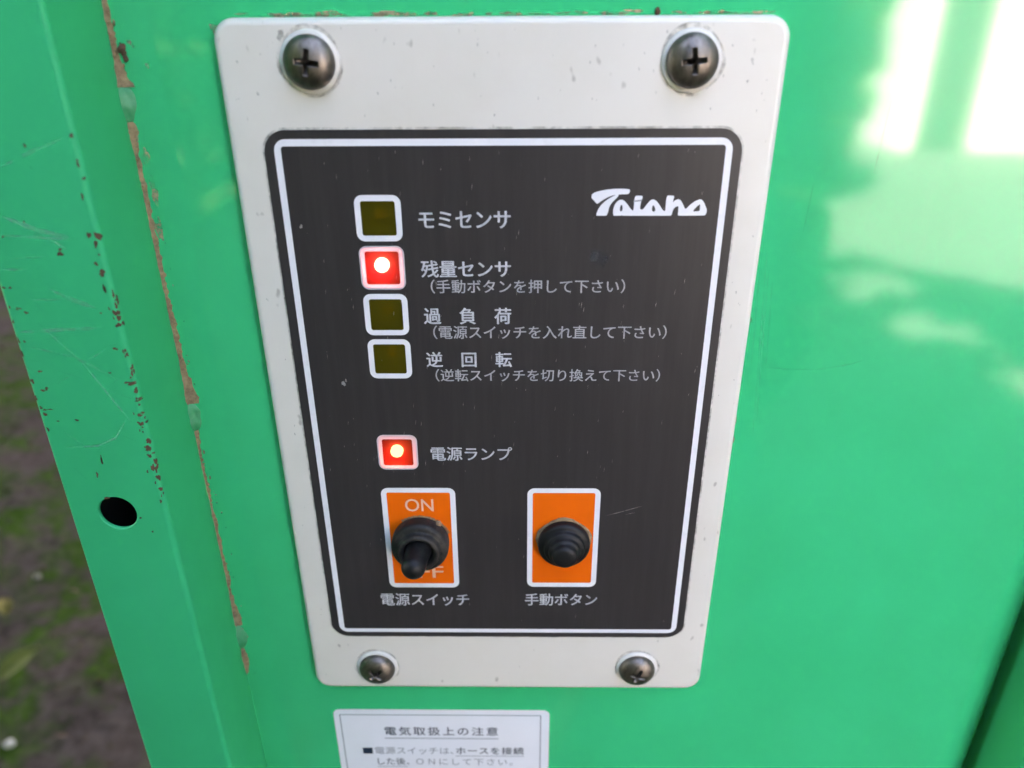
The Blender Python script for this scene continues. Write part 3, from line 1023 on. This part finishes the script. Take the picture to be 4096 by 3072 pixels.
# indicator lamps: printed frame, film window, housing and bulb behind
win = None
for n, z in enumerate(IZ):
    lit = n in (1, 4)
    fr = link('indicator_lamp', sheet([rr(ICX - 5.3, z - 5.3, ICX + 5.3, z + 5.3, 1.9, 6), rr(ICX - 3.95, z - 3.95, ICX + 3.95, z + 3.95, .5, 3)[::-1]], y=-.37), M_FRAME if lit else M_WHITE, ctl, origin=(ICX, -.37, z))
    tag(fr, ['unlit amber lamp above the lit red one', 'brightly lit red lamp, second from the top', 'unlit amber lamp below the lit red one', 'unlit amber lamp, lowest of the four', 'lit red power lamp above the switch'][n])
    link('window', sheet([rr(ICX - 4.05, z - 4.05, ICX + 4.05, z + 4.05, .5, 3)], y=-.31), M_WINDOW_LIT if lit else M_WINDOW, fr)
    a, d0, d1 = 4.9, .10, 3.4
    V = [(ICX + sx * a, y, z + sz * a) for y in (d0, d1) for sx, sz in ((-1, -1), (1, -1), (1, 1), (-1, 1))]
    F = [(0, 1, 5, 4), (1, 2, 6, 5), (2, 3, 7, 6), (3, 0, 4, 7), (4, 5, 6, 7)]
    link('housing', mesh(V, F), M_HOUSING, fr)
    r_ = 1.75 if n == 1 else 1.68
    bx, bz = ((ICX - .7, z - .2) if n == 1 else (ICX - .8, z - 1.45)) if lit else (ICX - .2, z + .6)
    dome = lathe([(r_, 0), (r_, .9)] + [(r_ * math.cos(R(t)), .9 + r_ * .6 * math.sin(R(t))) for t in (15, 30, 45, 60, 75)] + [(.02, .9 + r_ * .6)], 28)
    dome.transform(Matrix.Translation((bx, 3.35, bz)))
    link('bulb', dome, (M_BULB_HOT if n == 1 else M_BULB_DIM) if lit else M_BULB_OFF, fr, smooth=True)


def backing(x0, x1, z0, z1, parent):
    link('white_frame', sheet([rr(x0, z0, x1, z1, 2.0, 6), rr(x0 + 1.45, z0 + 1.5, x1 - 1.45, z1 - 1.5, .5, 3)[::-1]], y=-.37), M_WHITE, parent)
    link('orange_backing', sheet([rr(x0 + 1.4, z0 + 1.45, x1 - 1.4, z1 - 1.45, .5, 3)], y=-.345), M_ORANGE, parent)


# toggle switch in its rubber boot
TX, TZ = -23.75, -37.1
prof = [(7.9, 0), (7.95, .6), (7.95, 3.0), (7.8, 3.6), (7.35, 4.1), (6.7, 4.3), (6.25, 4.35), (6.0, 4.5), (5.85, 4.9), (5.8, 5.6), (5.6, 6.1), (5.2, 6.35), (4.7, 6.3), (4.35, 6.0), (4.15, 5.3), (3.9, 4.4), (3.0, 4.2)]
me = lathe(prof)
me.transform(Matrix.Translation((TX, -.35, TZ)))
sw = link('toggle_switch', me, M_RUBBER2, ctl, origin=(TX, -.35, TZ), smooth=True)
tag(sw, 'black rubber-booted toggle switch on orange')
prof = [(3.7, 4.2), (3.45, 6.0), (3.3, 8.0), (3.3, 11.2)] + [(3.3 * math.cos(R(a)), 11.4 + 3.3 * .85 * math.sin(R(a))) for a in (10, 22, 34, 46, 58, 70, 80)] + [(.05, 14.2)]
me = lathe(prof, 40)
me.transform(Matrix.Translation((TX, -.35, TZ)) @ Matrix.Rotation(R(-3.5), 4, 'Z') @ Matrix.Rotation(R(1.0), 4, 'X'))
link('lever', me, M_RUBBER, sw, smooth=True)
backing(-33.8, -13.6, -53.8, -19.6, sw)
link('lettering', text('ON', -27.5, -19.7, -27.2, -23.2, -.39, .04, spaced=False), M_PINK, sw)
link('lettering', join([text(c_, p_, q_, -50.2, -46.1, -.39, .04, spaced=False) for c_, p_, q_ in (('O', -29.8, -26.0), ('F', -25.1, -21.9), ('F', -21.2, -18.0))]), M_PINK, sw)
link('dust', join([lump(-18.55, -1.0, -30.9, .85, .8, .75, rg), lump(-19.6, -3.9, -33.4, .4, .3, .4, rg), lump(-21.4, -1.6, -30.3, .5, .4, .3, rg)]
                  + [patchset([blob(TX + 8.15 * math.cos(R(a)), TZ + 8.15 * math.sin(R(a)), .45, .4, rg, 9) for a in range(20, 130, 5)], pl(-.42))]), M_MUD, sw, smooth=True)

# push button under a stepped rubber bellows
BX, BZ = 16.2, -37.2
prof = [(7.15, 0), (7.2, 1.2), (7.2, 2.6), (7.0, 3.1), (6.4, 3.5), (5.9, 3.65), (5.65, 3.85), (5.6, 4.5), (5.4, 5.0), (4.9, 5.3), (4.55, 5.45), (4.4, 5.7), (4.35, 6.4), (4.2, 6.8), (3.85, 7.05), (3.6, 7.25), (3.5, 7.8), (3.35, 8.6), (3.0, 9.2), (2.3, 9.55), (1.2, 9.7), (.05, 9.72)]
me = lathe([(r_, h_ * .84) for r_, h_ in prof])
me.transform(Matrix.Translation((BX, -.35, BZ)))
bt = link('push_button', me, M_RUBBER, ctl, origin=(BX, -.35, BZ), smooth=True)
tag(bt, 'black stepped rubber push button on orange')
backing(6.0, 25.85, -53.45, -19.65, bt)
ring_o = [((7.75 + .25 * math.sin(5 * t) + rg.uniform(-.12, .12)) * math.cos(t) + BX, (7.75 + .25 * math.sin(5 * t) + rg.uniform(-.12, .12)) * math.sin(t) + BZ + .15) for t in [2 * math.pi * q / 60 for q in range(60)]]
link('dust_ring', sheet([ring_o, circ(BX, BZ, 6.9, 40, True)], y=-.62, t=.5, bevel=.2, res=2), M_MUD, bt)

# pan head screws on pale washers
head = [(5.45, 0), (5.45, .35)] + [(5.45 * math.cos(R(a)), .35 + 3.0 * math.sin(R(a))) for a in range(6, 90, 6)] + [(.03, 3.35)]
hm = lathe(head, 64)
hm.materials.append(M_STEEL)
ho = bpy.data.objects.new('h', hm)
# cross recess cut into the head
V, F = [], []
for rot in (0, 90):
    c_, s_ = math.cos(R(rot)), math.sin(R(rot))
    o = len(V)
    for hgt, L, w in ((4.2, 2.75, .62), (2.5, 2.4, .52), (1.7, .9, .36)):
        for sx, sz in ((-1, -1), (1, -1), (1, 1), (-1, 1)):
            x, z = sx * L, sz * w
            V.append((x * c_ - z * s_, -hgt, x * s_ + z * c_))
    F += [(o, o + 3, o + 2, o + 1), (o + 8, o + 9, o + 10, o + 11)]
    for lv in (0, 4):
        for q in range(4):
            F.append((o + lv + q, o + lv + (q + 1) % 4, o + lv + 4 + (q + 1) % 4, o + lv + 4 + q))
cm = fixn(mesh(V, F))
co = bpy.data.objects.new('cut', cm)
COL.objects.link(co)
md = ho.modifiers.new('cut', 'BOOLEAN')
md.operation = 'DIFFERENCE'
md.solver = 'EXACT'
md.use_self = True
md.object = co
hm2 = bake(ho)
bpy.data.objects.remove(co)
s0 = None
SCREWS = [(-40.0, 86.1, 8, 'tarnished screw with a bright worn cross, beside the dirt fleck'), (39.8, 86.0, -6, 'scratched screw with muddy cross slot under the brand mark corner'),
          (-40.0, -85.2, 45, 'dull dark screw at the foot of the panel, below the switch'), (39.8, -85.2, 20, 'dark screw at the foot of the panel, below the button')]
SCREWS = [(x, z, a, t) for x, z, a, t in SCREWS]
for n, (x, z, a, lab) in enumerate(SCREWS):
    if s0 is None:
        s0 = link('screw', hm2, M_STEEL, ctl, origin=(0, 0, 0), smooth=True)
        wm = lathe([(6.3, 0), (6.3, .3), (6.15, .6), (5.9, .75), (5.0, .8), (3, .8)], 64, False)
        w0 = link('washer', wm, M_WASHER, s0, origin=(0, 0, 0), smooth=True)
        s, w_ = s0, w0
    else:
        s = s0.copy(); COL.objects.link(s)
        w_ = w0.copy(); COL.objects.link(w_); w_.parent = s
    s.location = world((x, -.7, z)) - ORG[ctl.name]
    w_.location = (0, .0007, 0)
    s.rotation_euler = (0, R(a), 0)
s0.data.polygons.foreach_set('use_smooth', [abs(0) < 1] * len(s0.data.polygons))
mudl = [(39.3, -3.2, 83.9, .55, .35, .9), (38.2, -3.0, 85.3, .9, .3, .5), (-40.6, -2.9, 83.6, .5, .3, .4), (-39.3, -3.0, 84.8, .9, .25, .3)]

# ------------------------------------------------------------------ caution label on the sheet below
st = root('caution_label', (-22, YP, -170), 'white paper caution label stuck below the beige control panel', 'label')
x0, x1, zt, zb = -57.4, 13.6, -108.4, -172.0
k = plain('label_paper', (0.74, 0.75, 0.80), .38)
k.color(k.mix(k.ramp(k.noise(60.0, detail=5), .4, .8, 0, .4), (0.76, 0.77, 0.82), (0.66, 0.66, 0.68)))
M_PAPER = k.m
paper = link('paper', sheet([rr(x0, zb, x1, zt, 2.2, 6)], y=YP - .14, t=.16), M_PAPER, st)
M_INK = plain('dark_blue_ink', (0.030, 0.036, 0.055), .5).m
M_INK2 = plain('faded_ink', (0.20, 0.21, 0.24), .5).m
M_NAVY = plain('navy_ink', (0.006, 0.020, 0.045), .5).m
YS = YP - .26
link('border_line', sheet([rr(-55.5, zb + 2, 10.9, -110.5, .3, 2), rr(-55.15, zb + 2.35, 10.55, -110.85, .2, 2)[::-1]], y=YS), M_INK2, paper)
link('lettering', text('電気取扱上の注意', -41.1, -3.4, -120.2, -116.2, YS, .05), M_INK, paper)
link('underline', sheet([[(-41.3, -121.8), (-3.2, -121.8), (-3.2, -121.45), (-41.3, -121.45)]], y=YS), M_INK2, paper)
link('bullet_mark', sheet([[(-49.2, -129.2), (-45.9, -129.2), (-45.9, -126.3), (-49.2, -126.3)]], y=YS), M_NAVY, paper)
link('lettering', text('電源スイッチは、', -45.1, -18.6, -129.3, -125.9, YS, 0), M_INK2, paper)
link('lettering', text('ホースを接続', -17.7, 5.2, -129.2, -125.8, YS, .07), M_INK, paper)
link('lettering', text('した後、', -44.6, -33.8, -134.6, -131.2, YS, .03), M_INK, paper)
link('lettering', text('ＯＮにして下さい。', -31.5, 1.4, -134.6, -131.4, YS, 0), M_INK2, paper)
link('underline', sheet([[(-17.9, -130.2), (5.3, -130.2), (5.3, -129.95), (-17.9, -129.95)]], y=YS), M_INK2, paper)
link('underline', sheet([[(-44.8, -135.6), (-34.5, -135.6), (-34.5, -135.35), (-44.8, -135.35)]], y=YS), M_INK2, paper)

# ------------------------------------------------------------------ things lying on the ground
def leaf(name, x, y, rz, L, w, col, label):
    V, F = [], []
    n = 9
    for i in range(n):
        t = i / (n - 1)
        ww = w * math.sin(math.pi * t ** .8) * .5 + .0005
        zz = .012 + .010 * math.sin(3 * t) + .006 * t
        V += [((t - .5) * L, -ww, zz + .005), ((t - .5) * L, 0, zz), ((t - .5) * L, ww, zz + .006)]
    for i in range(n - 1):
        for d in (0, 1):
            F.append((3 * i + d, 3 * i + d + 1, 3 * i + d + 4, 3 * i + d + 3))
    me = mesh(V, F)
    me.materials.append(plain(name + '_skin', col, .8, Specular_IOR_Level=.1).m)
    o = bpy.data.objects.new(name, me)
    COL.objects.link(o)
    o.location = (x, y, gheight(x, y))
    o.rotation_euler = (R(8), R(-6), rz)
    return tag(o, label, 'leaf', 'leaves fallen on the soil')


leaf('fallen_leaf', -.95, .865, 1.0, .085, .042, (0.075, 0.085, 0.02), 'larger yellow-green fallen leaf on soil at lower left')
leaf('fallen_leaf', -1.08, 1.02, 2.2, .05, .028, (0.12, 0.095, 0.025), 'small ochre leaf on soil at the very left edge')

# litter: bits of leaf, twig and grass over the soil left of the machine
for nm_, n_, m_, s_ in (('leaf_litter', 1500, plain('litter_skin', (0.060, 0.044, 0.032), .9, Specular_IOR_Level=0.0).m, .011), ('moss_tufts', 1300, plain('moss_skin', (0.026, 0.058, 0.009), .9, Specular_IOR_Level=0.0).m, .010)):
    x_ = nrng.uniform(-3.2, -.3, n_)
    y_ = nrng.uniform(.2, 4.2, n_)
    if nm_ == 'moss_tufts':
        c_ = nrng.uniform((-3, .4), (-.5, 4), (46, 2))
        w_ = nrng.integers(0, 46, n_)
        x_ = c_[w_, 0] + nrng.normal(0, .085, n_)
        y_ = c_[w_, 1] + nrng.normal(0, .085, n_)
    P_ = np.stack([x_, y_, np.array([gheight(a, c) for a, c in zip(x_, y_)]) + .010], 1)
    me = leaves(P_, s_, nm_, m_)
    o = bpy.data.objects.new(nm_, me)
    COL.objects.link(o)
    tag(o, kind='stuff')


def pebble(x, y, r, col, label):
    me = lump(0, 0, 0, r, r * .8, r * .7, rg, 12, 7, .1)
    me.materials.append(plain('pebble_stone', col, .9, Specular_IOR_Level=.1).m)
    for p in me.polygons: p.use_smooth = True
    o = bpy.data.objects.new('pebble', me)
    COL.objects.link(o)
    o.location = (x, y, gheight(x, y) + r * .45)
    return tag(o, label, 'pebble', 'pebbles on the soil')


pebble(-.872, .703, .009, (0.36, 0.33, 0.30), 'pale pebble on soil in the lower left corner, below the leaves')
pebble(-1.075, 1.128, .008, (0.22, 0.18, 0.15), 'tan pebble on soil above the leaves')
